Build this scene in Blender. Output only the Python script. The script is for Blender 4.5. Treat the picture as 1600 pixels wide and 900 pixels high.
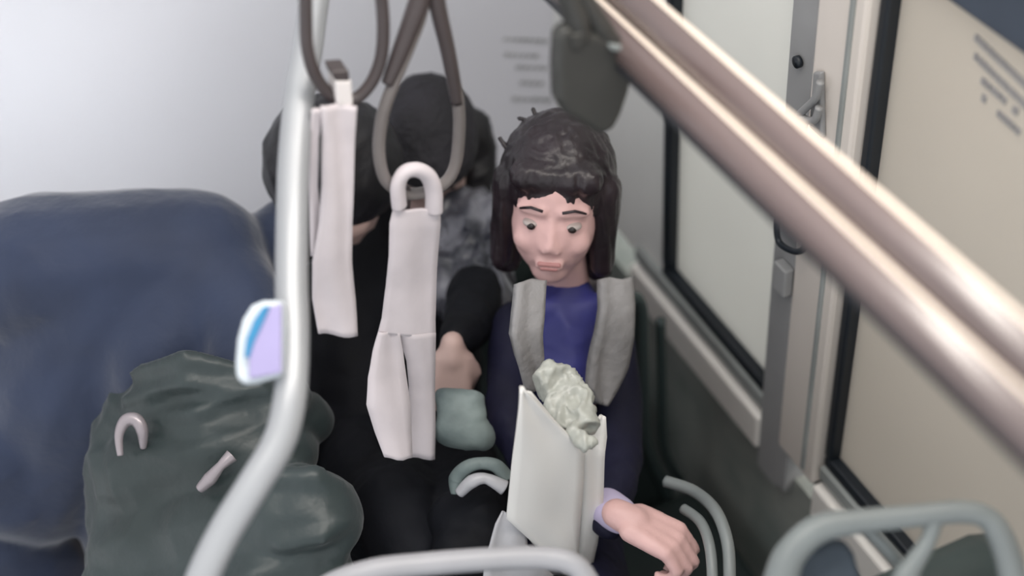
import bpy, bmesh, math, random
from mathutils import Vector, Matrix, noise
random.seed(4)
S = bpy.context.scene
COL = S.collection
for o in list(bpy.data.objects): bpy.data.objects.remove(o)

# ------------------------------------------------------------------ camera
CAM = Vector((0, 0, 2.45)); F = 2313.0
AY = Vector((-1400, 1950, -2313)).normalized()
AZ = -Vector((200, -2600, -2313)).normalized()
AX = AY.cross(AZ).normalized()
ROT = Matrix((AX, AY, AZ))                     # camera space -> world
cd = bpy.data.cameras.new('camera'); cam = bpy.data.objects.new('camera', cd); COL.objects.link(cam)
cam.matrix_world = Matrix.Translation(CAM) @ ROT.to_4x4()
cd.sensor_width = 36; cd.lens = 36 * F / 1600; cd.clip_start = 0.05
cd.dof.use_dof = True; cd.dof.focus_distance = 1.85; cd.dof.aperture_fstop = 1.45
S.camera = cam

# ------------------------------------------------------------------ world and lights
W = bpy.data.worlds.new('world'); S.world = W; W.use_nodes = True
wb = W.node_tree.nodes['Background']; wb.inputs[0].default_value = (0.95, 0.97, 1.0, 1); wb.inputs[1].default_value = 1.25
def light(name, kind, loc, target, energy, color, size=1.0, **k):
    d = bpy.data.lights.new(name, kind); d.energy = energy; d.color = color
    if kind == 'AREA':
        d.shape = 'RECTANGLE'; d.size = size; d.size_y = k.get('size_y', size)
    elif kind == 'SUN': d.angle = size
    else: d.shadow_soft_size = size
    o = bpy.data.objects.new(name, d); COL.objects.link(o); o.location = loc
    o.rotation_euler = (Vector(target) - Vector(loc)).to_track_quat('-Z', 'Y').to_euler()
    return o
light('ceiling_lamp_light', 'AREA', (0.75, 1.0, 2.9), (0.55, 1.1, 0), 9, (1.0, 0.95, 0.9), 0.35, size_y=2.6)
light('rail_fill_light', 'AREA', (0.93, 0.85, 2.22), (0.62, 0.85, 1.5), 26, (1.0, 0.93, 0.85), 0.14, size_y=2.8)  # added unseen area light, gives the rail tubes their highlight
light('window_daylight', 'SUN', (3, 0, 3), (0.3, 1.2, 1.0), 1.0, (1.0, 0.92, 0.84), 0.3)
light('front_glare_light', 'POINT', (-0.02, 2.60, 1.26), (0, 0, 0), 70, (0.86, 0.95, 1.0), 0.22)  # unseen point light added behind the end screen for the glare at left
S.view_settings.view_transform = 'Standard'; S.view_settings.look = 'None'
S.view_settings.gamma = 1; S.view_settings.use_curve_mapping = False
S.view_settings.exposure = 0.0

# ------------------------------------------------------------------ placing helpers
def ray(px, py): return ROT @ Vector((px - 800, 450 - py, -F))
def at(px, py, d): return CAM + ray(px, py) * (d / F)
def on(px, py, ax, v):
    r = ray(px, py); return CAM + r * ((v - CAM[ax]) / r[ax])
Yp = lambda px, py, y: on(px, py, 1, y)

# ------------------------------------------------------------------ materials
def srgb(c):
    return tuple(((v / 255) / 12.92 if v / 255 <= 0.04045 else ((v / 255 + 0.055) / 1.055) ** 2.4) for v in c)
def mat(name, rgb, rough=0.6, metal=0.0, var=0.12, scale=8, bump=0.0, bscale=60, sheen=0.0, spec=0.5, rgb2=None):
    m = bpy.data.materials.new(name); m.use_nodes = True; N = m.node_tree.nodes; L = m.node_tree.links
    b = N['Principled BSDF']; c = srgb(rgb)
    tc = N.new('ShaderNodeTexCoord'); nz = N.new('ShaderNodeTexNoise'); nz.inputs['Scale'].default_value = scale
    nz.inputs['Detail'].default_value = 4
    L.new(tc.outputs['Object'], nz.inputs['Vector'])
    cr = N.new('ShaderNodeValToRGB')
    c2 = srgb(rgb2) if rgb2 else tuple(v * (1 - var * 1.6) for v in c)
    c1 = c if rgb2 else tuple(min(1, v * (1 + var * 0.6)) for v in c)
    cr.color_ramp.elements[0].position = 0.38; cr.color_ramp.elements[1].position = 0.62
    cr.color_ramp.elements[0].color = (*c2, 1); cr.color_ramp.elements[1].color = (*c1, 1)
    L.new(nz.outputs['Fac'], cr.inputs['Fac']); L.new(cr.outputs['Color'], b.inputs['Base Color'])
    b.inputs['Roughness'].default_value = rough; b.inputs['Metallic'].default_value = metal
    b.inputs['Specular IOR Level'].default_value = spec
    if sheen: b.inputs['Sheen Weight'].default_value = sheen; b.inputs['Sheen Roughness'].default_value = 0.5
    if bump:
        n2 = N.new('ShaderNodeTexNoise'); n2.inputs['Scale'].default_value = bscale; n2.inputs['Detail'].default_value = 3
        L.new(tc.outputs['Object'], n2.inputs['Vector'])
        bp = N.new('ShaderNodeBump'); bp.inputs['Strength'].default_value = bump; bp.inputs['Distance'].default_value = 0.01
        L.new(n2.outputs['Fac'], bp.inputs['Height']); L.new(bp.outputs['Normal'], b.inputs['Normal'])
    return m
def frosted(name, rgb, trans=0.5):
    m = bpy.data.materials.new(name); m.use_nodes = True; N = m.node_tree.nodes; L = m.node_tree.links
    N.remove(N['Principled BSDF']); out = N['Material Output']
    d = N.new('ShaderNodeBsdfDiffuse'); t = N.new('ShaderNodeBsdfTranslucent'); g = N.new('ShaderNodeBsdfGlossy')
    tc = N.new('ShaderNodeTexCoord'); nz = N.new('ShaderNodeTexNoise'); nz.inputs['Scale'].default_value = 2.5
    L.new(tc.outputs['Object'], nz.inputs['Vector'])
    cr = N.new('ShaderNodeValToRGB'); c = srgb(rgb)
    cr.color_ramp.elements[0].color = (*[v * 0.93 for v in c], 1); cr.color_ramp.elements[1].color = (*[min(1, v * 1.05) for v in c], 1)
    L.new(nz.outputs['Fac'], cr.inputs['Fac'])
    for s in (d, t): L.new(cr.outputs['Color'], s.inputs['Color'])
    g.inputs['Roughness'].default_value = 0.25
    a = N.new('ShaderNodeMixShader'); a.inputs[0].default_value = trans
    L.new(d.outputs[0], a.inputs[1]); L.new(t.outputs[0], a.inputs[2])
    e = N.new('ShaderNodeMixShader'); e.inputs[0].default_value = 0.05
    L.new(a.outputs[0], e.inputs[1]); L.new(g.outputs[0], e.inputs[2]); L.new(e.outputs[0], out.inputs['Surface'])
    return m
M = dict(
 floor=mat('floor_rubber', (52, 55, 58), 0.8, bump=0.3),
 wall=mat('wall_laminate', (232, 232, 228), 0.5, var=0.05, scale=3),
 panel=mat('wall_carpet_panel', (150, 152, 146), 0.8, var=0.15, scale=4, bump=0.2, rgb2=(116, 124, 120)),
 sill=mat('sill_paint', (226, 222, 216), 0.35, var=0.03),
 sillgrey=mat('sill_channel', (142, 146, 144), 0.4, var=0.1),
 rubber=mat('gasket_rubber', (16, 24, 32), 0.5, var=0.1),
 pillar=mat('pillar_laminate', (208, 200, 192), 0.4, var=0.04, scale=3),
 pillargrey=mat('pillar_grey', (146, 146, 146), 0.5, var=0.1, scale=4),
 pane1=frosted('misted_glass', (226, 226, 222)),
 pane2=frosted('misted_glass_warm', (200, 195, 187)),
 endpane=frosted('front_glass', (208, 206, 208), 0.5),
 ink=mat('faded_ink', (140, 138, 138), 0.8, var=0.2),
 inkpale=mat('pale_ink', (160, 160, 160), 0.8, var=0.2),
 dark=mat('dark_header', (58, 66, 78), 0.6),
 rail=mat('rail_metal', (98, 84, 82), 0.27, metal=0.0, spec=0.9, var=0.04, scale=3),
 railshine=mat('rail_highlight', (232, 218, 204), 0.35, var=0.03, scale=3),  # pale colour that stands for light on the rails' upper edges
 railrub=mat('rail_rubber', (38, 40, 46), 0.6),
 pole=mat('pole_metal', (160, 162, 165), 0.38, metal=0.25, var=0.05, scale=5),
 ring=mat('ring_plastic', (66, 58, 58), 0.4, var=0.1),
 ringgrey=mat('ring_plastic_grey', (112, 106, 104), 0.45, var=0.12),
 ribbon=mat('ribbon_cloth', (200, 192, 195), 0.75, var=0.05, scale=12, bump=0.15, bscale=30),
 clasp=mat('clasp_plastic', (222, 216, 214), 0.35, var=0.04),
 pad=mat('grip_plastic', (54, 54, 52), 0.42, var=0.08),
 box=mat('box_plastic', (158, 150, 190), 0.4, var=0.04),
 boxw=mat('box_white', (206, 214, 220), 0.3, var=0.02),
 boxc=mat('box_cyan', (52, 128, 172), 0.35, var=0.04),
 navy=mat('navy_coat', (36, 47, 72), 0.6, spec=0.3, var=0.12, scale=5, bump=0.3, bscale=25, sheen=0.4),
 green=mat('dark_green_cloth', (43, 54, 55), 0.42, var=0.2, scale=7, bump=0.3, bscale=25, sheen=0.15, rgb2=(28, 40, 40)),  # lighter green tone puts the sheen of the cloth into its colour
 black=mat('black_cloth', (11, 13, 20), 0.75, spec=0.25, var=0.2, bump=0.3, bscale=30),
 puffy=mat('shiny_grey_jacket', (124, 124, 132), 0.3, var=0.2, scale=16, bump=0.25, bscale=18, rgb2=(34, 36, 46)),  # pale and dark tones paint the sheen of the folds
 teal=mat('grey_green_cloth', (122, 134, 132), 0.6, var=0.2, scale=10, bump=0.3, bscale=30, rgb2=(80, 92, 92)),
 hair=mat('black_hair', (24, 23, 28), 0.5, var=0.3, scale=14, bump=0.15, bscale=90),
 knit=mat('black_knit', (34, 32, 38), 0.75, var=0.2, scale=20, bump=0.5, bscale=120),
 hairb=mat('dark_brown_hair', (40, 31, 36), 0.36, var=0.3, scale=14, bump=0.12, bscale=90),
 skin=mat('skin', (192, 164, 156), 0.5, var=0.06, scale=9),
 skinp=mat('skin_hand', (216, 176, 172), 0.5, var=0.06, scale=9, bump=0.1, bscale=60),
 lips=mat('lips', (186, 132, 130), 0.45),
 eye=mat('eye_white', (168, 158, 154), 0.25, var=0.02), iris=mat('iris', (34, 26, 24), 0.2),
 deep=mat('deep_navy_coat', (20, 20, 44), 0.7, spec=0.3, var=0.2, bump=0.3, bscale=30),
 blue=mat('blue_shirt', (50, 52, 122), 0.6, var=0.15, scale=9, bump=0.2, bscale=25),
 scarf=mat('grey_scarf', (140, 138, 138), 0.8, var=0.2, scale=10, bump=0.4, bscale=60),
 lav=mat('lavender_cuff', (186, 176, 204), 0.7, var=0.08),
 paper=mat('white_paper', (232, 230, 226), 0.6, var=0.03, scale=4),
 plastic=mat('crumpled_film', (178, 180, 172), 0.3, var=0.12, scale=12, bump=0.4, bscale=25),
 film=mat('grey_film', (168, 168, 172), 0.35, var=0.1, scale=10, bump=0.3, bscale=20),
 seat=mat('seat_moquette', (24, 36, 36), 0.75, var=0.15, bump=0.3, bscale=80),
 seatframe=mat('seat_shell', (122, 128, 128), 0.42, var=0.08),
 seatrim=mat('seat_rim', (52, 64, 64), 0.45, var=0.1),
 seatblue=mat('seat_insert', (58, 68, 78), 0.7, var=0.1, bump=0.2),
 bar=mat('bar_paint', (158, 158, 162), 0.4, var=0.05),
 greyblue=mat('bench_vinyl', (70, 84, 104), 0.5, var=0.1),
 metal=mat('buckle_metal', (150, 142, 146), 0.3, metal=0.3, var=0.05),
)

# ------------------------------------------------------------------ object helpers
def tag(o, label=None, cat=None, group=None, kind=None):
    for k, v in (('label', label), ('category', cat), ('group', group), ('kind', kind)):
        if v: o[k] = v
    return o
def thing(name, loc, label, cat, group=None):
    o = bpy.data.objects.new(name, None); COL.objects.link(o); o.location = loc; o.empty_display_size = 0.05
    return tag(o, label, cat, group)
def link(name, me, m, parent=None, smooth=True):
    if smooth:
        for p in me.polygons: p.use_smooth = True
    me.materials.clear(); me.materials.append(m)
    o = bpy.data.objects.new(name, me); COL.objects.link(o)
    if parent:
        o.parent = parent
        pw = Vector(parent.location) if parent.type == 'EMPTY' else Vector((0, 0, 0))
        o.matrix_parent_inverse = Matrix.Translation(-pw)
    return o
def bmobj(name, bm, m, parent=None, smooth=True, bevel=0, seg=2, sub=0):
    bmesh.ops.recalc_face_normals(bm, faces=bm.faces[:])
    me = bpy.data.meshes.new(name); bm.to_mesh(me); bm.free()
    o = link(name, me, m, parent, smooth)
    if bevel:
        b = o.modifiers.new('bevel', 'BEVEL'); b.width = bevel; b.segments = seg; b.limit_method = 'ANGLE'; b.angle_limit = 0.6
        b.harden_normals = False
    if sub:
        s = o.modifiers.new('sub', 'SUBSURF'); s.levels = sub; s.render_levels = sub
    return o
def add_box(bm, lo, hi):
    lo, hi = Vector(lo), Vector(hi)
    r = bmesh.ops.create_cube(bm, size=1)
    for v in r['verts']:
        v.co = Vector(((lo[i] + hi[i]) / 2 + v.co[i] * (hi[i] - lo[i])) for i in range(3))
def box(name, lo, hi, m, parent=None, bevel=0.003, smooth=False):
    bm = bmesh.new(); add_box(bm, lo, hi)
    return bmobj(name, bm, m, parent, smooth, bevel)
def catmull(pts, n=8, closed=False):
    P = [Vector(p) for p in pts]; out = []; L = len(P)
    rng = range(L) if closed else range(L - 1)
    for i in rng:
        g = (lambda k: P[k % L]) if closed else (lambda k: P[max(0, min(L - 1, k))])
        a, b, c, d = g(i - 1), g(i), g(i + 1), g(i + 2)
        for j in range(n):
            t = j / n
            out.append(0.5 * ((2 * b) + (c - a) * t + (2 * a - 5 * b + 4 * c - d) * t * t + (3 * b - a - 3 * c + d) * t ** 3))
    if not closed: out.append(P[-1])
    return out
def add_tube(bm, pts, r, seg=16, closed=False, cap=True, flat=1.0, ref=None):
    n = len(pts); rs = r if isinstance(r, (list, tuple)) else [r] * n
    rings = []; prev = Vector(ref) if ref else None
    for i, p in enumerate(pts):
        a = pts[(i - 1) % n] if (closed or i > 0) else p
        b = pts[(i + 1) % n] if (closed or i < n - 1) else p
        t = (b - a).normalized()
        if prev is None: prev = t.orthogonal()
        u = (prev - t * prev.dot(t)).normalized(); v = t.cross(u)
        if not ref: prev = u
        rings.append([bm.verts.new(p + (u * math.cos(2 * math.pi * k / seg) * flat + v * math.sin(2 * math.pi * k / seg)) * rs[i]) for k in range(seg)])
    for i in range(n if closed else n - 1):
        A, B = rings[i], rings[(i + 1) % n]
        for k in range(seg): bm.faces.new((A[k], A[(k + 1) % seg], B[(k + 1) % seg], B[k]))
    if not closed and cap:
        bm.faces.new(rings[0][::-1]); bm.faces.new(rings[-1])
def tube(name, pts, r, m, parent=None, n=8, closed=False, curve=True, seg=16, flat=1.0, ref=None):
    P = catmull(pts, n, closed) if curve else [Vector(p) for p in pts]
    if isinstance(r, (list, tuple)):
        k = len(P); q = len(r) - 1
        r = [r[min(q, int(i / (k - 1) * q))] * (1 - (i / (k - 1) * q) % 1) + r[min(q, int(i / (k - 1) * q) + 1)] * ((i / (k - 1) * q) % 1) for i in range(k)]
    bm = bmesh.new(); add_tube(bm, P, r, seg, closed, True, flat, ref)
    return bmobj(name, bm, m, parent)
def sheet(name, rows, ymap, thick, m, parent=None, nx=8, ny=6, wave=0.0, seed=0):
    """cloth or paper strip: rows of (leftpx, rightpx, py, y) mapped on upright planes, given real thickness"""
    bm = bmesh.new(); G = []
    rr = []
    for i in range(len(rows) - 1):
        for j in range(ny):
            t = j / ny; rr.append([a + (b - a) * t for a, b in zip(rows[i], rows[i + 1])])
    rr.append(list(rows[-1]))
    for i, (l, r, py, y) in enumerate(rr):
        g = []
        for k in range(nx + 1):
            s = k / nx; q = Yp(l + (r - l) * s, py, y)
            if wave: q.y += wave * noise.noise(Vector((q.x * 22 + seed, q.z * 9, seed))) + wave * 0.5 * math.sin(s * 7 + q.z * 14 + seed)
            g.append(bm.verts.new(q))
        G.append(g)
    for i in range(len(G) - 1):
        for k in range(nx): bm.faces.new((G[i][k], G[i][k + 1], G[i + 1][k + 1], G[i + 1][k]))
    o = bmobj(name, bm, m, parent)
    s = o.modifiers.new('solid', 'SOLIDIFY'); s.thickness = thick; s.offset = 0
    return o
def prism(name, pts, off, m, parent=None, bevel=0.0, smooth=False, seg=3):
    bm = bmesh.new(); off = Vector(off)
    a = [bm.verts.new(Vector(p)) for p in pts]; b = [bm.verts.new(Vector(p) + off) for p in pts]
    bm.faces.new(a); bm.faces.new(b[::-1]); n = len(pts)
    for i in range(n): bm.faces.new((a[i], b[i], b[(i + 1) % n], a[(i + 1) % n]))
    return bmobj(name, bm, m, parent, smooth, bevel, seg)
# soft bodies: union of tapered capsules, voxel-remeshed into one surface
def add_caps(bm, p0, r0, p1, r1):
    p0, p1 = Vector(p0), Vector(p1); d = p1 - p0
    ax = d.normalized() if d.length > 1e-6 else Vector((0, 0, 1))
    u = ax.orthogonal().normalized(); v = ax.cross(u); seg = 14; rings = []
    prof = [(-math.pi / 2 + math.pi / 2 * i / 4, 0) for i in range(1, 5)] + [(math.pi / 2 * i / 4, 1) for i in range(0, 4)]
    bot = bm.verts.new(p0 - ax * r0); top = bm.verts.new(p1 + ax * r1)
    for a, e in prof:
        c, r = (p1, r1) if e else (p0, r0)
        rings.append([bm.verts.new(c + ax * r * math.sin(a) + (u * math.cos(2 * math.pi * k / seg) + v * math.sin(2 * math.pi * k / seg)) * r * math.cos(a)) for k in range(seg)])
    for A, B in zip(rings, rings[1:]):
        for k in range(seg): bm.faces.new((A[k], A[(k + 1) % seg], B[(k + 1) % seg], B[k]))
    for k in range(seg):
        bm.faces.new((bot, rings[0][(k + 1) % seg], rings[0][k])); bm.faces.new((top, rings[-1][k], rings[-1][(k + 1) % seg]))
def add_ell(bm, c, rad, rot=None):
    r = bmesh.ops.create_uvsphere(bm, u_segments=20, v_segments=12, radius=1)
    for v in r['verts']:
        q = Vector((v.co.x * rad[0], v.co.y * rad[1], v.co.z * rad[2])); v.co = (rot @ q if rot else q) + Vector(c)
def soft(name, build, m, parent=None, voxel=0.008, smooth=6, fold=0.0, fscale=9.0, stretch=(1, 1, 1), seed=0, shrink=0):
    bm = bmesh.new(); build(bm)
    me = bpy.data.meshes.new(name + '_tmp'); bm.to_mesh(me); bm.free()
    o = bpy.data.objects.new(name + '_tmp', me); COL.objects.link(o)
    r = o.modifiers.new('r', 'REMESH'); r.mode = 'VOXEL'; r.voxel_size = voxel
    if smooth:
        s = o.modifiers.new('s', 'SMOOTH'); s.factor = 0.5; s.iterations = smooth
    dg = bpy.context.evaluated_depsgraph_get(); dg.update()
    out = bpy.data.meshes.new_from_object(o.evaluated_get(dg)); out.name = name
    bpy.data.objects.remove(o); bpy.data.meshes.remove(me)
    if fold:
        co = []
        for v in out.vertices:
            q = Vector((v.co.x * stretch[0], v.co.y * stretch[1], v.co.z * stretch[2])) * fscale + Vector((seed, seed * 2, 0))
            w = noise.noise_vector(q * 0.6) * 0.7
            a = 1 - abs(noise.noise(q + w)) * 2.2; b = 1 - abs(noise.noise(q * 2.1 + w * 2)) * 2.2
            co.append(v.co + v.normal * fold * (a * 0.75 + b * 0.35 - 0.6))
        for v, c in zip(out.vertices, co): v.co = c
    return link(name, out, m, parent)
def C_(px, py, r, d):                       # a joint: picture position, radius in pixels, distance
    return at(px, py, d), r * d / F
def chain(bm, js):
    for a, b in zip(js, js[1:]): add_caps(bm, a[0], a[1], b[0], b[1])

# ================================================================== THE SETTING
WX = 0.945; EY = 2.05
fl = box('floor', (-1.6, -0.6, -0.05), (WX + 0.05, EY + 0.8, 0.0), M['floor'], bevel=0); tag(fl, kind='structure')
wr = thing('wall_right', (WX, 1.0, 0), None, None); tag(wr, kind='structure')
box('lower_panel', (WX, -0.4, 0.0), (WX + 0.05, EY, 0.68), M['panel'], wr, 0)
box('upper_panel', (WX, 1.635, 0.76), (WX + 0.05, EY, 2.3), M['wall'], wr, 0)
box('panel_seam', (WX - 0.004, 1.715, 0.10), (WX, 1.735, 0.66), M['rubber'], wr, 0.001)
box('kick_strip', (WX - 0.012, -0.4, 0.0), (WX, EY, 0.09), M['rubber'], wr, 0.002)
tr = thing('trim_1', (WX, 1.0, 0.7), None, None); tag(tr, kind='structure')
for y0, y1 in ((1.315, 1.735), (-0.4, 1.165)):
    box('sill_ledge', (WX - 0.022, y0, 0.682), (WX + 0.02, y1, 0.752), M['sill'], tr, 0.006)
    box('sill_shadow_gap', (WX - 0.004, y0, 0.752), (WX + 0.02, y1, 0.762), M['rubber'], tr, 0)
    box('sill_channel', (WX - 0.012, y0, 0.762), (WX + 0.02, y1, 0.788), M['sillgrey'], tr, 0.003)
    box('ledge_underseal', (WX - 0.010, y0, 0.668), (WX + 0.0, y1, 0.682), M['rubber'], tr, 0.001)
def window(name, y0, y1, z0, z1, m, g=0.018, left=True):
    w = thing(name, (WX, (y0 + y1) / 2, z0), None, None); tag(w, kind='structure')
    box('pane', (WX + 0.012, y0, z0), (WX + 0.018, y1, z1), m, w, 0)
    box('gasket', (WX - 0.006, y0, z0 - 0.002), (WX + 0.03, y1, z0 + g), M['rubber'], w, 0.004)
    box('gasket', (WX - 0.006, y0, z0 + g), (WX + 0.03, y0 + 0.014, z1), M['rubber'], w, 0.004)
    if left: box('gasket', (WX - 0.006, y1 - 0.022, z0 + g), (WX + 0.03, y1, z1), M['rubber'], w, 0.004)
    return w
window('window_1', 1.318, 1.650, 0.790, 2.2, M['pane1'])
w2 = window('window_2', -0.30, 1.165, 0.790, 2.2, M['pane2'], left=False)
box('gasket', (WX - 0.006, 1.150, 0.808), (WX + 0.03, 1.166, 2.2), M['rubber'], w2, 0.004)
# header band across the second window, top right of the picture
box('header_band', (WX - 0.012, -0.3, 1.628), (WX + 0.01, 1.150, 1.700), M['dark'], w2, 0.004)
# rows of small faded print on the second window (too blurred to be read)
def print_rows(name, rows, parent, wall='side', m='ink', h=0.007):
    bm = bmesh.new(); rnd = random.Random(7)
    for (x0, y0), (x1, y1) in rows:
        n = max(1, int(math.hypot(x1 - x0, y1 - y0) / 9))
        for i in range(n):
            a = (i + 0.02) / n; b = (i + 0.90 - rnd.random() * 0.22) / n
            if wall == 'side':
                p = on(x0 + (x1 - x0) * a, y0 + (y1 - y0) * a, 0, WX + 0.012); q = on(x0 + (x1 - x0) * b, y0 + (y1 - y0) * b, 0, WX + 0.012)
                lo = (WX + 0.0095, min(p.y, q.y), min(p.z, q.z) - h / 2); hi = (WX + 0.0125, max(p.y, q.y), max(p.z, q.z) + h / 2)
            else:
                p = Yp(x0 + (x1 - x0) * a, y0 + (y1 - y0) * a, EY); q = Yp(x0 + (x1 - x0) * b, y0 + (y1 - y0) * b, EY)
                hh = h * (0.7 + 0.5 * rnd.random())
                lo = (p.x, EY - 0.002, p.z - hh / 2); hi = (q.x, EY + 0.001, p.z + hh / 2)
            add_box(bm, lo, hi)
    return bmobj(name, bm, M[m], parent, False)
print_rows('faded_lettering', [((1525, 57), (1612, 140)), ((1524, 86), (1612, 172)), ((1535, 124), (1575, 160)), ((1536, 150), (1543, 158)),
            ((1584, 168), (1594, 178)), ((1560, 175), (1596, 208))], w2)
# pillar between the windows
pl = thing('trim_2', (WX, 1.24, 0.64), None, None); tag(pl, kind='structure')
box('pillar_core', (WX - 0.020, 1.168, 0.745), (WX + 0.05, 1.262, 2.2), M['pillar'], pl, 0.006)
box('pillar_side_strip', (WX - 0.016, 1.262, 0.640), (WX + 0.05, 1.318, 2.2), M['pillargrey'], pl, 0.004)
box('pillar_rib', (WX - 0.024, 1.188, 0.76), (WX - 0.018, 1.196, 2.2), M['sillgrey'], pl, 0.002)
box('pillar_foot', (WX - 0.018, 1.236, 0.655), (WX + 0.02, 1.264, 0.750), M['pillargrey'], pl, 0.004)
box('pillar_foot_seal', (WX - 0.010, 1.166, 0.734), (WX + 0.02, 1.236, 0.746), M['rubber'], pl, 0.002)
for zz in (1.05, 1.42):
    bm = bmesh.new(); c = Vector((WX - 0.018, 1.29, zz)); add_tube(bm, [c, c + Vector((-0.006, 0, 0))], 0.008, 12)
    bmobj('screw', bm, M['rubber'], pl)
PZ = 0.22
fp = box('trim_3', (-0.6, 0.78, 0.0), (WX - 0.013, EY, PZ), M['floor'], bevel=0.006); tag(fp, kind='structure')   # raised podium over the wheel arch
# end wall: lower panel, frosted screen
we = thing('wall_front', (0, EY, 0), None, None); tag(we, kind='structure')
box('lower_panel', (-1.6, EY, 0.0), (WX, EY + 0.03, 0.62), M['panel'], we, 0)
box('frosted_screen', (-1.6, EY, 0.62), (WX, EY + 0.008, 2.3), M['endpane'], we, 0)
print_rows('faded_lettering', [((786, 62), (858, 66)), ((788, 86), (842, 89)), ((806, 106), (858, 108)), ((812, 130), (850, 132)), ((800, 156), (862, 158))], we, 'end', 'inkpale', 0.007)

# ================================================================== RAILS
RX = 0.60
def rail(z, x, label, seal):
    t = thing('grab_rail', (x, 0.82, z), label, 'grab rail', 'overhead grab rails')
    L = lambda y, dz=0.0, dx=0.0: Vector((x + dx, y, z - 0.028 * (y - 0.82) + dz))
    bm = bmesh.new(); add_tube(bm, [L(-0.35), L(1.9)], 0.0186, 24)
    bmobj('rail_tube', bm, M['rail'], t)
    if seal:
        bm = bmesh.new(); add_tube(bm, [L(-0.35, -0.0120, -0.0070), L(1.9, -0.0120, -0.0070)], 0.0110, 20)
        bmobj('rubber_strip', bm, M['railrub'], t)
    bm = bmesh.new(); add_tube(bm, [L(-0.34, 0.0092, 0.0056), L(1.89, 0.0092, 0.0056)], 0.0092, 20)  # pale strip paints the highlight along the tube's upper right edge
    bmobj('painted_highlight', bm, M['railshine'], t)
    for y in (-0.35, 1.9):
        bm = bmesh.new(); add_tube(bm, [L(y - 0.012), L(y + 0.012)], 0.0180, 20); bmobj('end_cap', bm, M['railrub'], t)
    return t
rail(1.655, RX - 0.010, 'lower of the two parallel metal rails crossing diagonally, dark rubber along its underside', True)
rail(1.677, RX + 0.0205, 'upper of the two parallel metal rails crossing diagonally, pale highlight strip along its top', False)
# wire brackets tying the rails to the pillar
t = thing('rail_bracket', (WX - 0.02, 1.28, 1.1), 'small dark wire loop on the pillar just below the diagonal rails', 'bracket')
X9 = WX - 0.035
tube('wire_loop', [on(*p, 0, X9) for p in ((1235, 318), (1217, 335), (1216, 375), (1238, 392), (1256, 388), (1262, 360), (1256, 330))], 0.0045, M['rubber'], t, closed=True)
box('mount_plate', (WX - 0.032, 1.262, 1.050), (WX - 0.016, 1.292, 1.098), M['pillargrey'], t, 0.003)
t = thing('rail_hook', (WX - 0.02, 1.27, 1.33), 'small grey hook on the pillar just above the diagonal rails', 'hook')
tube('hook_wire', [on(*p, 0, X9) for p in ((1282, 128), (1275, 152), (1256, 172), (1250, 180), (1262, 188), (1274, 186), (1280, 168))], 0.005, M['pillargrey'], t)
prism('hook_plate', [on(*p, 0, WX - 0.02) for p in ((1278, 110), (1290, 110), (1292, 215), (1272, 196))], (-0.008, 0, 0), M['pillargrey'], t, 0.003)

# ================================================================== STANCHION POLE
def pp(l): return [at(x, y, d) for x, y, d in l]
pole_pts = pp([(520, -160, 1.68), (503, -60, 1.655), (491, 0, 1.64), (480, 80, 1.62), (468, 150, 1.60), (459, 250, 1.575), (456, 350, 1.55), (455, 450, 1.53), (457, 540, 1.51), (453, 620, 1.49),
     (436, 690, 1.48), (395, 760, 1.47), (352, 830, 1.465), (318, 900, 1.46), (300, 960, 1.46), (292, 1040, 1.46)])
t = thing('stanchion_pole', pole_pts[-1], 'pale grey pole standing left of the straps and bending away to the lower left', 'pole')
tube('pole_tube', pole_pts, 0.0168, M['pole'], t, n=6, seg=20)
rib = [p + AX * 0.0175 + AZ * 0.006 for p in catmull(pole_pts, 4)]
bm = bmesh.new(); add_tube(bm, rib, 0.0062, 10); bmobj('edge_rib', bm, M['pole'], t)
pe = pole_pts[-1]
bm = bmesh.new(); add_tube(bm, [pe, Vector((pe.x, pe.y, 0.0))], 0.0168, 20); bmobj('pole_foot', bm, M['pole'], t)
# call box on the pole
t = thing('call_box', at(405, 540, 1.47), 'small white and lavender box with a blue edge clamped on the pole', 'box')
out = [(440, 470), (410, 470), (392, 478), (378, 500), (370, 530), (367, 565), (368, 590), (380, 602), (400, 600), (440, 588)]
prism('box_shell', pp([(x, y, 1.47) for x, y in out]), ROT @ Vector((0, 0, -0.035)), M['boxw'], t, 0.006)
prism('box_face', pp([(x, y, 1.468) for x, y in [(441, 474), (424, 478), (412, 505), (398, 535), (390, 560), (390, 592), (441, 582)]]), ROT @ Vector((0, 0, 0.006)), M['box'], t, 0.002)
prism('blue_edge', pp([(x, y, 1.467) for x, y in [(423, 477), (412, 479), (398, 500), (386, 530), (383, 558), (390, 560), (398, 535), (412, 505)]]), ROT @ Vector((0, 0, 0.006)), M['boxc'], t, 0.0015)

# ================================================================== HANGING RINGS AND RIBBONS
YR = 1.30
hr = thing('hanging_rail', (0.4, YR, 2.0), 'thin pale overhead rail that carries both hanging ring handles', 'grab rail')
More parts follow.
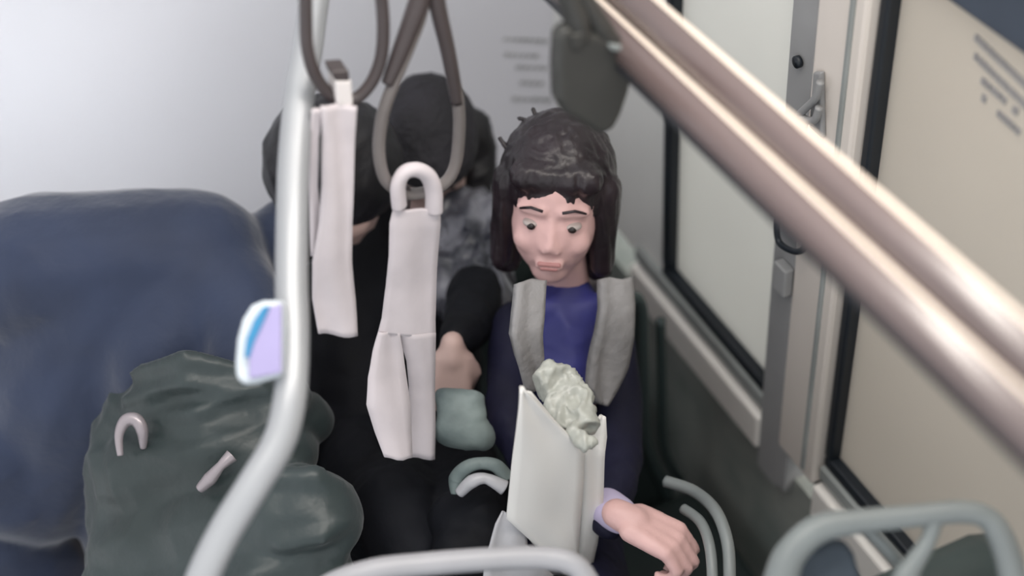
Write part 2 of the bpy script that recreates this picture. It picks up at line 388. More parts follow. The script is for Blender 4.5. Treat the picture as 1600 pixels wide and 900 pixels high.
# (overhead support, out of frame)
bm = bmesh.new(); add_tube(bm, [Vector((-0.6, YR, 2.02)), Vector((WX + 0.02, YR, 2.02))], 0.016, 16); bmobj('rail_tube', bm, M['pole'], hr)
for xx in (-0.6, WX):
    bm = bmesh.new(); add_tube(bm, [Vector((xx, YR, 2.02)), Vector((xx, YR, 2.3))], 0.014, 12); bmobj('hanger', bm, M['pole'], hr)
def Y_(l, y=YR): return [Yp(a, b, y) for a, b in l]
t = thing('ring_handle', Yp(540, 160, YR), 'dark oval ring handle hanging nearest the pole, top left', 'ring handle', 'hanging ring handles')
tube('ring', Y_([(480, -30), (478, 30), (481, 80), (495, 122), (520, 152), (540, 158), (562, 150), (584, 122), (597, 80), (598, 20), (588, -40), (560, -90), (530, -100), (496, -80)]), 0.0070, M['ring'], t, closed=True)
top = Yp(540, -98, YR)
bm = bmesh.new(); add_box(bm, (top.x - 0.013, YR - 0.0015, top.z - 0.01), (top.x + 0.013, YR + 0.0015, 2.036)); bmobj('strap', bm, M['ring'], t, False, 0.001)
t = thing('ring_handle', Yp(650, 300, YR), 'brown teardrop ring handle with wide split arms hanging right of the oval one', 'ring handle', 'hanging ring handles')
tube('ring', Y_([(668, -40), (658, 20), (640, 70), (615, 130), (598, 180), (592, 235), (602, 280), (628, 300), (655, 302), (690, 290), (710, 262), (717, 215), (716, 160), (702, 90), (686, 20), (676, -40)]), 0.0072, M['ringgrey'], t, closed=True)
tube('arm_cover', Y_([(672, -60), (652, 10), (628, 75), (606, 130)]), [0.011, 0.0115, 0.010, 0.0075], M['ring'], t)
tube('arm_cover', Y_([(674, -60), (684, 10), (700, 80), (715, 160)]), [0.010, 0.0095, 0.0085, 0.0075], M['ring'], t)
top = Yp(672, -60, YR)
bm = bmesh.new(); add_box(bm, (top.x - 0.013, YR - 0.0015, top.z - 0.01), (top.x + 0.013, YR + 0.0015, 2.036)); bmobj('strap', bm, M['ring'], t, False, 0.001)
# ribbon 1
t = thing('ribbon', Yp(525, 522, YR), 'shorter white cloth ribbon hanging from the oval ring handle beside the pole', 'ribbon', 'white ribbons tied to the ring handles')
Y0 = YR - 0.014
prism('clasp', Y_([(524, 126), (550, 126), (553, 166), (527, 166)], Y0), (0, 0.026, 0), M['clasp'], t, 0.003)
prism('clasp_cap', Y_([(518, 112), (545, 110), (547, 127), (524, 127)], Y0), (0, 0.026, 0), M['ring'], t, 0.002)
sheet('band', [(500, 556, 164, Y0), (503, 554, 215, Y0), (504, 553, 290, Y0 - 0.004), (498, 551, 350, Y0 - 0.006), (488, 551, 410, Y0 - 0.012), (490, 555, 470, Y0 - 0.02), (499, 557, 523, Y0 - 0.03)], None, 0.003, M['ribbon'], t, wave=0.006, seed=1)
sheet('side_band', [(488, 506, 170, Y0 + 0.006), (484, 497, 215, Y0 + 0.006), (483, 495, 290, Y0 + 0.006), (484, 501, 345, Y0 + 0.004), (486, 508, 400, Y0)], None, 0.003, M['ribbon'], t, nx=3, wave=0.003, seed=2)
# ribbon 2
t = thing('ribbon', Yp(640, 715, YR), 'longer white cloth ribbon knotted on the brown ring handle, its lower end split', 'ribbon', 'white ribbons tied to the ring handles')
tube('knot_loop', Y_([(624, 322), (622, 290), (632, 270), (650, 265), (668, 274), (677, 296), (678, 330)], YR - 0.012), 0.0085, M['ribbon'], t, flat=1.3)
sheet('band', [(614, 686, 326, YR - 0.012), (609, 687, 350, YR - 0.014), (608, 685, 400, YR - 0.014), (604, 683, 450, YR - 0.014), (598, 681, 500, YR - 0.018), (592, 681, 522, YR - 0.02)], None, 0.003, M['ribbon'], t, wave=0.005, seed=3)
sheet('tail', [(623, 681, 520, YR - 0.02), (636, 680, 565, YR - 0.022), (640, 679, 605, YR - 0.024), (640, 679, 660, YR - 0.03), (638, 678, 716, YR - 0.04)], None, 0.003, M['ribbon'], t, nx=5, wave=0.004, seed=4)
sheet('tail', [(592, 624, 520, YR - 0.021), (583, 630, 550, YR - 0.026), (575, 635, 590, YR - 0.035), (574, 641, 635, YR - 0.05), (588, 643, 680, YR - 0.065), (602, 645, 717, YR - 0.08)], None, 0.003, M['ribbon'], t, nx=5, wave=0.006, seed=5)
prism('dark_lining', Y_([(614, 300), (640, 290), (644, 300), (642, 328), (616, 332)], YR - 0.004), (0, 0.004, 0), M['ring'], t, 0.002)

# hanging pad grip under the rails
YP = 1.10
t = thing('hanging_grip', Yp(935, 200, YP), 'dark grey shield-shaped plastic grip hanging under the diagonal rails', 'grip')
prism('grip_pad', Y_([(882, 44), (872, 62), (869, 110), (871, 158), (884, 180), (905, 192), (930, 208), (945, 213), (962, 202), (973, 180), (984, 148), (994, 105), (996, 88), (978, 72), (940, 56), (905, 46)], YP), (0, 0.020, 0), M['pad'], t, 0.009)
tube('arm', Y_([(870, -60), (886, -10), (900, 30), (905, 60)], YP + 0.01), [0.009, 0.011, 0.013, 0.012], M['pad'], t)
tube('arm', Y_([(893, -40), (915, 0), (938, 40), (960, 70), (985, 86)], YP + 0.01), [0.008, 0.009, 0.011, 0.010, 0.009], M['pad'], t)
prism('crease_plate', Y_([(952, 70), (982, 74), (986, 84), (955, 80)], YP - 0.004), (0, 0.006, 0), M['seatframe'], t, 0.002)
prism('crease_plate', Y_([(892, 55), (916, 52), (912, 76), (896, 78)], YP - 0.003), (0, 0.006, 0), M['pad'], t, 0.002)

# ================================================================== SEATS
def bench(x0, x1, y0, y1, label, m='seat', zt=0.45, back=0.78, backy=None, grp='seats under the passengers'):
    t = thing('bus_seat', ((x0 + x1) / 2, (y0 + y1) / 2, 0), label, 'seat', grp)
    box('seat_cushion', (x0, y0, zt - 0.07), (x1, y1, zt), M[m], t, 0.02, True)
    box('seat_base', (x0 + 0.03, y0 + 0.16, 0.22), (x1 - 0.03, y1 - 0.03, zt - 0.07), M['seatrim'], t, 0.01)
    by = y1 if backy is None else backy
    box('backrest', (x0, by - 0.05, zt), (x1, by, back), M[m], t, 0.018, True)
    return t
bench(0.40, 0.88, 1.60, 2.02, 'dark seat against the front screen under the passenger in the black cap', back=0.76)
bench(-0.30, 0.36, 1.44, 2.02, 'blue grey vinyl seat under the hunched passenger at the left', 'greyblue', zt=0.47, back=0.80)
# seat of the woman by the window: shell with layered rims, seen end-on
t = thing('bus_seat', (0.75, 1.5, 0), 'dark green seat beside the wall panel, behind the passenger with the paper bag', 'seat')
box('seat_cushion', (0.46, 1.14, 0.40), (0.90, 1.46, 0.46), M['seat'], t, 0.02, True)
box('seat_base', (0.50, 1.26, 0.22), (0.86, 1.44, 0.40), M['seatrim'], t, 0.01)
sh = [(986, 462), (999, 472), (1002, 560), (1004, 680), (1018, 730), (1044, 776), (1050, 860), (1040, 930), (960, 930), (960, 700), (960, 500), (968, 462)]
prism('backrest', Y_(sh, 1.47), (0, 0.03, 0), M['seat'], t, 0.012, True)
tube('back_rim', Y_([(948, 468), (985, 464), (1001, 482), (1004, 560), (1006, 670), (1020, 722), (1042, 768), (1052, 850)], 1.47), 0.0105, M['seatrim'], t)
tube('side_rim', Y_([(1032, 500), (1034, 600), (1036, 690), (1050, 730), (1064, 750)], 1.50), 0.008, M['seatrim'], t)

# looped grey handle in front of the woman's hand
t = thing('curved_grab_bar', at(1120, 900, 1.75), 'thin grey curved double bar right of the fist at the bottom edge', 'grab bar')
tube('outer_bar', pp([(1040, 752, 1.98), (1085, 768, 1.95), (1118, 798, 1.9), (1136, 845, 1.87), (1140, 900, 1.85), (1138, 980, 1.8)]), 0.0080, M['seatframe'], t)
tube('inner_bar', pp([(1068, 795, 1.93), (1094, 815, 1.9), (1108, 850, 1.87), (1113, 900, 1.85), (1112, 980, 1.8)]), 0.0070, M['seatframe'], t)

# light horizontal bar, bottom
t = thing('seat_top_bar', at(700, 890, 1.55), 'pale grey horizontal bar along the bottom edge below the dark laps', 'bar')
tube('bar_tube', pp([(470, 960, 1.55), (510, 918, 1.55), (580, 892, 1.55), (660, 882, 1.56), (760, 874, 1.57), (850, 872, 1.58), (900, 885, 1.58), (930, 930, 1.58)]), 0.0125, M['bar'], t, flat=1.0)
for (x, y, d) in ((470, 960, 1.55), (930, 930, 1.58)):
    p = at(x, y, d); bm = bmesh.new(); add_tube(bm, [p, Vector((p.x, p.y, 0))], 0.0125, 14); bmobj('leg', bm, M['bar'], t)

# front seat with looped shell handle, bottom right
t = thing('front_seat', at(1400, 900, 1.45), 'grey plastic seat top with looped grab handle at the bottom right corner', 'seat')
D = 1.45
tube('handle_loop', pp([(1205, 990, D), (1222, 900, D), (1240, 860, D), (1280, 826, D), (1340, 815, D), (1430, 806, D), (1500, 800, D), (1540, 808, D), (1562, 836, D), (1580, 890, D), (1598, 990, D)]),
     [0.019, 0.017, 0.0155, 0.0145, 0.0125, 0.0115, 0.0115, 0.0115, 0.013, 0.014, 0.015], M['seatframe'], t)
tube('cross_strut', pp([(1460, 812, D), (1450, 845, D), (1428, 880, D), (1412, 910, D), (1400, 990, D)]), [0.009, 0.008, 0.010, 0.013, 0.014], M['seatframe'], t)
tube('back_strut', pp([(1355, 826, D + 0.01), (1385, 856, D + 0.02), (1425, 900, D + 0.03), (1470, 960, D + 0.03)]), 0.006, M['seatframe'], t)
prism('seat_insert', pp([(1225, 905, D + .02), (1240, 872, D + .02), (1300, 846, D + .02), (1322, 846, D + .02), (1336, 866, D + .02), (1352, 930, D + .02), (1365, 1000, D + .02), (1210, 1000, D + .02)]), ROT @ Vector((0, 0, -0.02)), M['seatblue'], t, 0.006)
p = at(1300, 1000, 1.5)
box('backrest', (p.x - 0.12, p.y - 0.02, 0.46), (p.x + 0.24, p.y + 0.06, p.z - 0.0), M['seatrim'], t, 0.03, True)
box('seat_cushion', (p.x - 0.12, p.y - 0.40, 0.38), (p.x + 0.24, p.y + 0.06, 0.46), M['seatblue'], t, 0.02, True)
box('seat_base', (p.x - 0.06, p.y - 0.30, 0.0), (p.x + 0.18, p.y, 0.38), M['seatrim'], t, 0.02)

# ================================================================== PEOPLE
def frame(fwd, up):
    f = Vector(fwd).normalized(); r = f.cross(Vector(up)).normalized(); u = r.cross(f)
    return Matrix((r, f, u)).transposed()          # local x right, y forward, z up
def head_parts(bm, c, R3, s):
    P = lambda x, y, z: Vector(c) + R3 @ (Vector((x, y, z)) * s)
    E = lambda x, y, z, a, b, d: add_ell(bm, P(x, y, z), (a * s, b * s, d * s), R3)
    E(0, -0.012, 0.03, 0.074, 0.092, 0.085)                      # skull
    E(0, 0.018, -0.02, 0.064, 0.068, 0.085)                      # face
    E(0, 0.036, -0.084, 0.032, 0.038, 0.028)                     # chin
    for k in (-1, 1):
        E(k * 0.034, 0.055, -0.028, 0.024, 0.022, 0.024)         # cheeks
        E(k * 0.074, -0.008, -0.010, 0.010, 0.020, 0.032)        # ears
        add_caps(bm, P(k * 0.014, 0.076, 0.030), 0.009 * s, P(k * 0.046, 0.062, 0.028), 0.009 * s)   # brow
        add_caps(bm, P(k * 0.009, 0.086, -0.030), 0.007 * s, P(k * 0.004, 0.086, -0.02), 0.007 * s)  # nostrils
    add_caps(bm, P(0, 0.074, 0.018), 0.008 * s, P(0, 0.090, -0.024), 0.0078 * s)                      # nose
    add_caps(bm, P(-0.014, 0.080, -0.058), 0.008 * s, P(0.014, 0.080, -0.058), 0.008 * s)            # mouth
def face_bits(c, R3, s, parent):
    P = lambda x, y, z: Vector(c) + R3 @ (Vector((x, y, z)) * s)
    for k in (-1, 1):
        bm = bmesh.new(); add_ell(bm, P(k * 0.030, 0.068, 0.006), (0.0135 * s, 0.012 * s, 0.0062 * s), R3); e = bmobj('eye', bm, M['eye'], parent)
        bm = bmesh.new(); add_ell(bm, P(k * 0.030, 0.0775, 0.004), (0.0065 * s, 0.004 * s, 0.0055 * s), R3); bmobj('iris', bm, M['iris'], e)
        bm = bmesh.new(); add_tube(bm, [P(k * 0.014, 0.083, 0.034), P(k * 0.032, 0.079, 0.037), P(k * 0.048, 0.068, 0.028)], 0.0022 * s, 8); bmobj('eyebrow', bm, M['hairb'], parent)
    bm = bmesh.new(); add_caps(bm, P(-0.014, 0.0845, -0.055), 0.0040 * s, P(0.014, 0.0845, -0.055), 0.0040 * s)
    add_caps(bm, P(-0.010, 0.0835, -0.062), 0.0045 * s, P(0.010, 0.0835, -0.062), 0.0045 * s); bmobj('lips', bm, M['lips'], parent)
def hand(bm, wrist, R3, s, curl=1.0, side=1):
    """local x across the palm, y towards the fingertips, z out of the back of the hand"""
    P = lambda x, y, z: Vector(wrist) + R3 @ (Vector((x * side, y, z)) * s)
    add_caps(bm, P(0, -0.02, 0), 0.023 * s, P(0, 0.01, 0), 0.025 * s)
    for i, x in enumerate((-0.030, -0.010, 0.010, 0.029)):
        add_caps(bm, P(x * 0.7, 0.01, 0), 0.017 * s, P(x, 0.078 - abs(i - 1.3) * 0.004, 0.002), 0.0125 * s)
        l = (0.038, 0.044, 0.041, 0.032)[i]; a = 0.5 * curl; p = P(x, 0.080 - abs(i - 1.3) * 0.004, 0.002); yy, zz = 0.080 - abs(i - 1.3) * 0.004, 0.002; r = 0.0105
        for seg in (1.0, 0.72, 0.58):
            ny = yy + math.cos(a) * l * seg; nz = zz - math.sin(a) * l * seg
            q = P(x * (1 + 0.1 * seg), ny, nz); add_caps(bm, p, r * s, q, (r - 0.0012) * s); p, yy, zz = q, ny, nz; r -= 0.0012; a += 0.85 * curl
    a = P(-0.026, 0.012, -0.004); b = P(-0.046, 0.040, -0.016); c = P(-0.040, 0.072, -0.030); d = P(-0.026, 0.092, -0.036)
    add_caps(bm, a, 0.017 * s, b, 0.014 * s); add_caps(bm, b, 0.0125 * s, c, 0.0105 * s); add_caps(bm, c, 0.0105 * s, d, 0.009 * s)

# ---------- person 1: hunched figure at the left in a navy coat
root1 = thing('person', (0.10, 1.66, 0), 'person hunched forward at the left in a navy coat, dark head behind the pole', 'person')
hc1 = at(520, 285, 2.12); R1 = frame((0.75, -0.35, -0.75), (0.5, 0.2, 0.7))
shL, shR = (70, 430), (330, 415)
def body1(bm):
    head_parts(bm, hc1, R1, 0.95)
    chain(bm, [C_(480, 340, 45, 2.15), C_(400, 400, 48, 2.15), C_(240, 470, 90, 2.15), C_(150, 720, 90, 2.3), C_(160, 860, 85, 2.4)])
    chain(bm, [C_(330, 420, 50, 2.1), C_(380, 560, 42, 2.0), C_(300, 690, 38, 1.95)])
    chain(bm, [C_(200, 860, 60, 2.35), C_(480, 840, 38, 1.98), C_(455, 1100, 30, 2.1), C_(430, 1320, 26, 2.3)])
    chain(bm, [C_(200, 900, 60, 2.3), C_(385, 940, 38, 1.95), C_(365, 1200, 30, 2.1), C_(345, 1400, 26, 2.3)])
b1 = soft('body', body1, M['skin'], root1, 0.009, 4)
def coat1(bm):
    chain(bm, [C_(60, 425, 128, 2.05), C_(200, 408, 116, 2.05), C_(310, 402, 108, 2.07)])
    chain(bm, [C_(190, 440, 140, 2.08), C_(110, 600, 150, 2.12), C_(60, 730, 125, 2.18)])
    chain(bm, [C_(-20, 480, 120, 2.1), C_(-60, 700, 130, 2.2)]); chain(bm, [C_(0, 700, 120, 2.12), C_(20, 740, 105, 2.14)]); chain(bm, [C_(-20, 800, 100, 2.2), C_(60, 920, 110, 2.3)])
    chain(bm, [C_(310, 420, 100, 2.06), C_(260, 560, 110, 2.05), C_(240, 700, 95, 2.10), C_(230, 840, 100, 2.22)])
    chain(bm, [C_(340, 440, 88, 2.05), C_(395, 520, 72, 2.0), C_(370, 590, 55, 1.97)])
    chain(bm, [C_(400, 400, 60, 2.12), C_(470, 350, 54, 2.15), C_(500, 330, 50, 2.17)])
soft('navy_coat', coat1, M['navy'], root1, 0.008, 10, 0.006, 5, seed=3)
def jacket1(bm):
    chain(bm, [C_(225, 650, 78, 2.02), C_(225, 760, 88, 2.01), C_(222, 930, 88, 2.02)])
    chain(bm, [C_(260, 640, 80, 2.0), C_(340, 640, 78, 1.96), C_(420, 640, 68, 1.95), C_(470, 655, 50, 1.98)])
    chain(bm, [C_(230, 740, 95, 2.0), C_(340, 720, 92, 1.95), C_(420, 715, 78, 1.94)])
    chain(bm, [C_(235, 850, 95, 2.0), C_(360, 825, 100, 1.93), C_(450, 812, 88, 1.88), C_(484, 812, 80, 1.87)])
    chain(bm, [C_(215, 940, 95, 1.99), C_(420, 920, 98, 1.88), C_(470, 900, 85, 1.88)])
    for a, b, c, r in (((205, 585), (290, 560), (400, 580), 13), ((195, 625), (290, 598), (420, 612), 15), ((215, 672), (310, 650), (430, 660), 12)):
        chain(bm, [C_(*a, r, 1.945), C_(*b, r + 3, 1.90), C_(*c, r, 1.905)])
    for a, b, c, d in (((425, 745), (490, 745), (530, 765), 1.83), ((440, 850), (500, 838), (535, 815), 1.81)):
        chain(bm, [C_(*a, 14, d), C_(*b, 18, d), C_(*c, 12, d + 0.02)])
soft('green_jacket', jacket1, M['green'], root1, 0.006, 9, 0.013, 7, (0.5, 1.0, 1.7), seed=8)
def lower1(bm):
    chain(bm, [C_(240, 900, 80, 2.15), C_(380, 900, 70, 1.95)])
    chain(bm, [C_(486, 850, 62, 1.90), C_(460, 1050, 52, 2.0), C_(435, 1320, 42, 2.3)])
    chain(bm, [C_(400, 930, 70, 1.92), C_(370, 1150, 55, 2.0), C_(345, 1400, 42, 2.3)])
soft('dark_trousers', lower1, M['black'], root1, 0.007, 7, 0.007, 7, (0.4, 1.0, 1.6), seed=8)
o = soft('hair', lambda bm: (add_ell(bm, hc1 + R1 @ Vector((0, -0.016, 0.024)), (0.089, 0.104, 0.100), R1), chain(bm, [C_(500, 330, 62, 2.13), C_(455, 370, 50, 2.14)])), M['hair'], root1, 0.006, 6, 0.004, 16, seed=2)
tube('coat_buckle', pp([(188, 712, 1.90), (186, 680, 1.90), (196, 658, 1.90), (212, 656, 1.90), (222, 672, 1.90), (224, 700, 1.91)]), [0.004, 0.006, 0.0085, 0.009, 0.008, 0.004], M['metal'], root1)
tube('painted_glint', pp([(312, 764, 1.865), (328, 748, 1.86), (345, 728, 1.855), (362, 712, 1.86)]), [0.006, 0.009, 0.006, 0.009], M['metal'], root1)  # pale raised streak in place of highlight spots on the cloth
def shoe(px, py, d, root):
    p = at(px, py, d); soft('shoe', lambda bm: (add_caps(bm, (p.x, p.y + 0.03, PZ + 0.042), 0.042, (p.x - 0.02, p.y - 0.16, PZ + 0.036), 0.036), add_caps(bm, (p.x, p.y + 0.02, PZ + 0.05), 0.038, (p.x, p.y + 0.02, PZ + 0.10), 0.036)), M['black'], root, 0.008, 4)
for q in ((430, 1320, 2.3), (345, 1400, 2.3)): shoe(*q, root1)

# ---------- person 2: behind the ribbons, black cap
root2 = thing('person', (0.60, 1.78, 0), 'seated person behind the ribbons in a black knitted cap and shiny dark jacket', 'person')
hc2 = at(672, 235, 2.30); R2 = frame((-0.30, -0.85, -0.42), (0, -0.1, 1))
def body2(bm):
    head_parts(bm, hc2, R2, 0.88)
    chain(bm, [C_(675, 290, 40, 2.33), C_(675, 360, 42, 2.38), C_(660, 480, 85, 2.45), C_(660, 640, 85, 2.55)])
    chain(bm, [C_(650, 660, 50, 2.55), C_(620, 820, 38, 2.05), C_(640, 1060, 30, 2.2), C_(640, 1240, 26, 2.4)])
    chain(bm, [C_(700, 680, 50, 2.5), C_(730, 810, 38, 2.06), C_(740, 1060, 30, 2.2), C_(740, 1240, 26, 2.4)])
    chain(bm, [C_(745, 350, 26, 2.36), C_(742, 440, 18, 2.24), C_(738, 490, 16, 2.14), C_(707, 550, 17, 2.02)])
    Rh = frame(ROT @ Vector((-0.05, -0.9, -0.25)), ROT @ Vector((0.1, -0.2, 1)))
    hand(bm, at(706, 552, 2.02), Rh, 0.74, 0.8, 1)
soft('body', body2, M['skin'], root2, 0.0055, 3)
face_bits(hc2, R2, 0.88, root2)
soft('knitted_cap', lambda bm: (add_ell(bm, hc2 + R2 @ Vector((0, -0.018, 0.030)), (0.078, 0.094, 0.080), R2), add_ell(bm, hc2 + R2 @ Vector((0, 0.005, 0.038)), (0.074, 0.085, 0.055), R2)), M['knit'], root2, 0.005, 5, 0.003, 20)
soft('hair', lambda bm: (chain(bm, [C_(738, 200, 34, 2.34), C_(748, 250, 30, 2.36), C_(742, 300, 26, 2.36)])), M['hair'], root2, 0.005, 4, 0.005, 22)
def coat2(bm):
    chain(bm, [C_(590, 330, 40, 2.4), C_(560, 420, 75, 2.38), C_(560, 600, 90, 2.35), C_(570, 760, 90, 2.3)])
    chain(bm, [C_(660, 370, 60, 2.42), C_(650, 560, 105, 2.42), C_(650, 700, 100, 2.4)])
    chain(bm, [C_(570, 250, 45, 2.5), C_(575, 340, 50, 2.42)])
    chain(bm, [C_(575, 740, 75, 2.25), C_(575, 850, 60, 2.15)])
soft('black_coat', coat2, M['black'], root2, 0.009, 8, 0.006, 9, seed=5)
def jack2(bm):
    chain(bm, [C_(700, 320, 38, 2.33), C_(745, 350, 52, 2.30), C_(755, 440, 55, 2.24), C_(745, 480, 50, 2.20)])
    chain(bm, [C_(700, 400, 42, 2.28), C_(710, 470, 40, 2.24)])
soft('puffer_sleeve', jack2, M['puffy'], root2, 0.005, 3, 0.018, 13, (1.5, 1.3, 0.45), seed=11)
def slv2(bm):
    chain(bm, [C_(744, 455, 46, 2.20), C_(738, 492, 44, 2.15), C_(728, 515, 38, 2.10), C_(714, 530, 30, 2.05)])
soft('black_sleeve', slv2, M['black'], root2, 0.006, 6, 0.004, 12)
def trou2(bm):
    chain(bm, [C_(600, 760, 80, 2.3), C_(620, 800, 75, 2.05), C_(640, 860, 62, 2.0), C_(640, 1060, 48, 2.2), C_(640, 1240, 42, 2.4)])
    chain(bm, [C_(720, 740, 70, 2.25), C_(730, 800, 62, 2.05), C_(740, 1060, 48, 2.2), C_(740, 1240, 42, 2.4)])
    chain(bm, [C_(575, 700, 80, 2.3), C_(585, 820, 60, 2.1)])
soft('black_trousers', trou2, M['black'], root2, 0.008, 6, 0.008, 9, seed=6)
for q in ((640, 1240, 2.4), (740, 1240, 2.4)): shoe(*q, root2)
# folded grey-green cloth on his lap, and a dark bag with pale loop
t = thing('folded_cloth', at(722, 690, 1.95), 'grey-green folded cloth lying on the lap behind the long ribbon', 'cloth')
soft('cloth', lambda bm: (chain(bm, [C_(700, 625, 22, 1.955), C_(740, 625, 22, 1.95)]), chain(bm, [C_(700, 645, 24, 1.95), C_(738, 645, 24, 1.95)]), chain(bm, [C_(705, 670, 34, 1.95), C_(748, 680, 28, 1.95)])), M['teal'], t, 0.005, 5, 0.008, 14, seed=9)
t = thing('handbag', at(750, 820, 1.95), 'small black bag with a crumpled pale loop, left of the paper bag', 'bag')
soft('bag_body', lambda bm: (chain(bm, [C_(715, 815, 48, 1.98), C_(755, 800, 42, 1.96)]), chain(bm, [C_(720, 860, 48, 1.95), C_(752, 850, 44, 1.95)])), M['black'], t, 0.006, 5, 0.006, 10)
tube('carry_loop', pp([(712, 772, 1.90), (714, 748, 1.90), (730, 730, 1.89), (752, 724, 1.89), (775, 728, 1.89), (790, 745, 1.90)]), [0.006, 0.011, 0.009, 0.008, 0.009, 0.010], M['teal'], t)
tube('carry_loop', pp([(718, 770, 1.895), (738, 752, 1.885), (760, 748, 1.885), (788, 762, 1.89)]), [0.007, 0.009, 0.007, 0.010], M['film'], t)

# ---------- person 3: woman by the window with the paper bag
root3 = thing('person', (0.62, 1.40, 0), 'person by the window with blue top and grey scarf, holding the paper bag', 'person')
hc3 = at(868, 318, 2.0); R3_ = frame((-0.50, -0.86, 0.14), (0.10, 0, 1))
HS3 = 0.90
hw = at(982, 812, 1.89)
Rh3 = frame(ROT @ Vector((0.85, -0.42, 0.2)), ROT @ Vector((0.25, 0.75, 0.6)))
def body3(bm):
    head_parts(bm, hc3, R3_, HS3)
    chain(bm, [C_(880, 400, 36, 2.05), C_(885, 465, 40, 2.12), C_(880, 560, 75, 2.15), C_(870, 700, 60, 2.3), C_(870, 820, 60, 2.4)])
    chain(bm, [C_(930, 520, 28, 2.16), C_(955, 690, 24, 2.1), C_(948, 780, 20, 1.97), C_(979, 810, 22, 1.90)])
    chain(bm, [C_(820, 520, 26, 2.14), C_(805, 640, 22, 2.04), C_(835, 700, 18, 1.97)])
    hand(bm, hw, Rh3, 0.86, 1.35, 1)
    chain(bm, [C_(850, 850, 50, 2.35), C_(860, 970, 40, 1.95), C_(850, 1200, 30, 2.1), C_(850, 1400, 26, 2.3)])
    chain(bm, [C_(920, 850, 50, 2.35), C_(950, 990, 40, 1.95), C_(950, 1200, 30, 2.1), C_(950, 1400, 26, 2.3)])
soft('body', body3, M['skinp'], root3, 0.0042, 2)
face_bits(hc3, R3_, HS3, root3)
def hair3(bm):
    P = lambda x, y, z: hc3 + R3_ @ (Vector((x, y, z)) * HS3)
    add_ell(bm, P(0, -0.022, 0.045), (0.088 * HS3, 0.098 * HS3, 0.092 * HS3), R3_)
    for k in (-1, 1):
        add_caps(bm, P(k * 0.070, 0.010, 0.040), 0.026 * HS3, P(k * 0.078, 0.006, -0.100), 0.018 * HS3)
        add_caps(bm, P(k * 0.064, -0.02, 0.02), 0.034 * HS3, P(k * 0.072, -0.03, -0.125), 0.024 * HS3)
    add_caps(bm, P(-0.045, 0.052, 0.074), 0.024 * HS3, P(0.045, 0.052, 0.074), 0.024 * HS3)
    add_caps(bm, P(0, -0.06, 0.0), 0.06 * HS3, P(0, -0.06, -0.08), 0.05 * HS3)
soft('hair', hair3, M['hairb'], root3, 0.004, 8, 0.0035, 26, (2.2, 2.2, 0.15), seed=4)
bm = bmesh.new()
for a, b, c in (((850, 212), (832, 192), (808, 184)), ((846, 206), (838, 184), (832, 168)), ((800, 240), (785, 222), (780, 214)), ((870, 200), (850, 190), (826, 190))):
    add_tube(bm, catmull(pp([(*a, 1.99), (*b, 1.99), (*c, 1.99)]), 5), [0.004] * 5 + [0.003] * 5 + [0.001], 8)
o = bmobj('loose_hair_strands', bm, M['hairb'], root3); o['kind'] = 'stuff'
def coat3(bm):
    chain(bm, [C_(805, 505, 36, 2.12), C_(800, 580, 42, 2.08), C_(800, 660, 40, 2.02), C_(830, 720, 40, 2.0)])
    chain(bm, [C_(955, 520, 34, 2.14), C_(966, 620, 38, 2.12), C_(962, 720, 44, 2.04), C_(950, 785, 38, 1.95), C_(950, 812, 32, 1.93)])
    chain(bm, [C_(880, 600, 80, 2.2), C_(880, 760, 80, 2.25), C_(880, 840, 75, 2.2)])
    chain(bm, [C_(850, 850, 66, 2.2), C_(880, 960, 60, 1.95)]); chain(bm, [C_(920, 840, 50, 2.1), C_(950, 990, 60, 1.92)])
soft('navy_coat', coat3, M['deep'], root3, 0.006, 6, 0.005, 10, seed=14)
soft('dark_trousers', lambda bm: (chain(bm, [C_(870, 960, 62, 1.9), C_(850, 1200, 46, 2.1), C_(850, 1400, 38, 2.3)]), chain(bm, [C_(950, 980, 62, 1.9), C_(950, 1200, 46, 2.1), C_(950, 1400, 38, 2.3)])), M['black'], root3, 0.008, 5, 0.005, 9)
soft('blue_top', lambda bm: (chain(bm, [C_(885, 470, 50, 2.09), C_(885, 530, 56, 2.08), C_(880, 600, 58, 2.08)]), chain(bm, [C_(860, 485, 34, 2.07), C_(920, 485, 34, 2.07)])), M['blue'], root3, 0.005, 5, 0.005, 11, seed=2)
sc = soft('scarf', lambda bm: (chain(bm, [C_(826, 462, 24, 2.10), C_(850, 455, 26, 2.14), C_(885, 452, 26, 2.17), C_(925, 450, 26, 2.15), C_(955, 462, 26, 2.10)])), M['scarf'], root3, 0.0045, 4, 0.004, 16, seed=7)
sheet('scarf_end', [(806, 850, 440, 1.315), (802, 846, 480, 1.29), (798, 842, 520, 1.27), (806, 846, 560, 1.255), (820, 852, 604, 1.25)], None, 0.014, M['scarf'], sc, wave=0.006, seed=7)
sheet('scarf_end', [(938, 986, 436, 1.325), (938, 988, 480, 1.30), (932, 986, 525, 1.275), (922, 976, 570, 1.26), (918, 960, 605, 1.25), (934, 946, 630, 1.245)], None, 0.014, M['scarf'], sc, wave=0.006, seed=3)
soft('cuff', lambda bm: chain(bm, [C_(948, 792, 31, 1.925), C_(968, 805, 30, 1.905)]), M['lav'], root3, 0.004, 4)
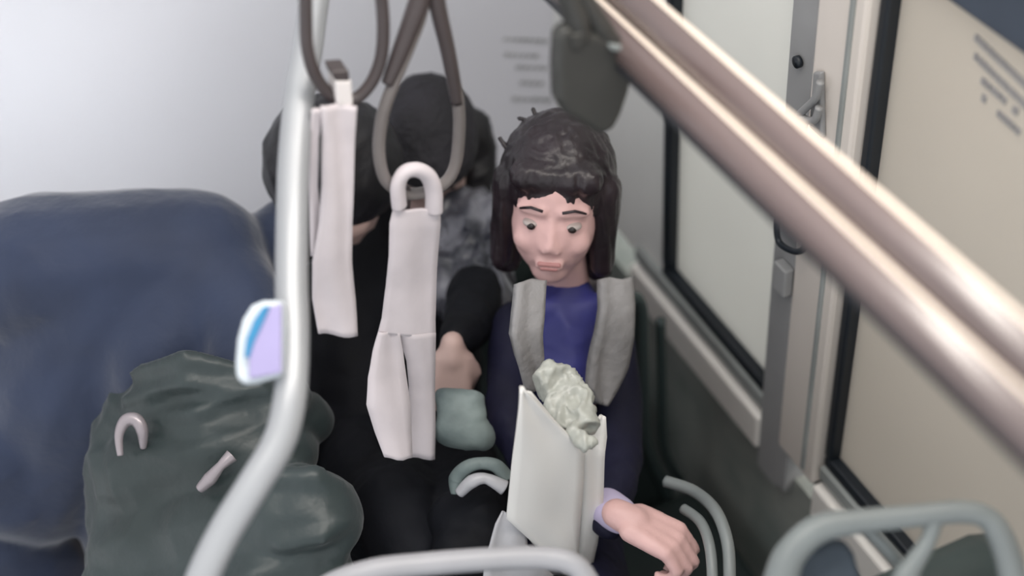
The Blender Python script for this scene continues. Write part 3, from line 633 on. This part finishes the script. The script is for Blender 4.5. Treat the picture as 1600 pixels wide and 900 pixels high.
for q in ((850, 1400, 2.3), (950, 1400, 2.3)): shoe(*q, root3)
# ---------- the paper bag
YB = 1.10
t = thing('paper_bag', Yp(860, 880, YB), 'flat white paper bag standing on the lap, its crumpled film top gathered', 'bag')
sheet('front_panel', [(813, 818, 606, YB), (807, 864, 655, YB), (803, 912, 703, YB), (798, 910, 760, YB), (793, 907, 812, YB), (842, 904, 856, YB), (884, 902, 900, YB)], None, 0.004, M['paper'], t, wave=0.004, seed=6)
sheet('side_gusset', [(936, 944, 648, YB + 0.03), (914, 946, 680, YB + 0.02), (912, 944, 703, YB + 0.01), (910, 942, 780, YB + 0.01), (907, 934, 850, YB + 0.01), (902, 920, 915, YB + 0.01)], None, 0.004, M['paper'], t, nx=4, wave=0.004, seed=8)
sheet('back_panel', [(818, 830, 612, YB + 0.03), (812, 870, 660, YB + 0.03), (808, 940, 703, YB + 0.03), (800, 938, 812, YB + 0.03), (880, 920, 905, YB + 0.03)], None, 0.003, M['paper'], t, wave=0.002)
q = 1.80
soft('gathered_top', lambda bm: (chain(bm, [C_(850, 580, 14, 1.82), C_(855, 612, 18, 1.83), C_(880, 660, 15, 1.80), C_(915, 690, 14, 1.77)]),
     chain(bm, [C_(852, 578, 13, 1.82), C_(878, 580, 14, 1.83), C_(898, 615, 22, 1.83), C_(918, 652, 24, 1.80)]),
     chain(bm, [C_(870, 600, 26, 1.84), C_(895, 650, 26, 1.82)])), M['plastic'], t, 0.0035, 2, 0.011, 26, (1.7, 1.7, 0.5), seed=3)
t = thing('plastic_bag', at(820, 880, 1.70), 'translucent grey plastic carrier bag drooping below the paper bag', 'bag')
sheet('bag_side', [(786, 796, 800, 1.12), (776, 822, 820, 1.11), (766, 822, 850, 1.10), (758, 838, 872, 1.09), (752, 880, 915, 1.08)], None, 0.003, M['film'], t, wave=0.006, seed=5)
sheet('bag_side', [(838, 846, 846, 1.105), (842, 872, 872, 1.10), (840, 895, 915, 1.10)], None, 0.003, M['film'], t, wave=0.004, seed=9)
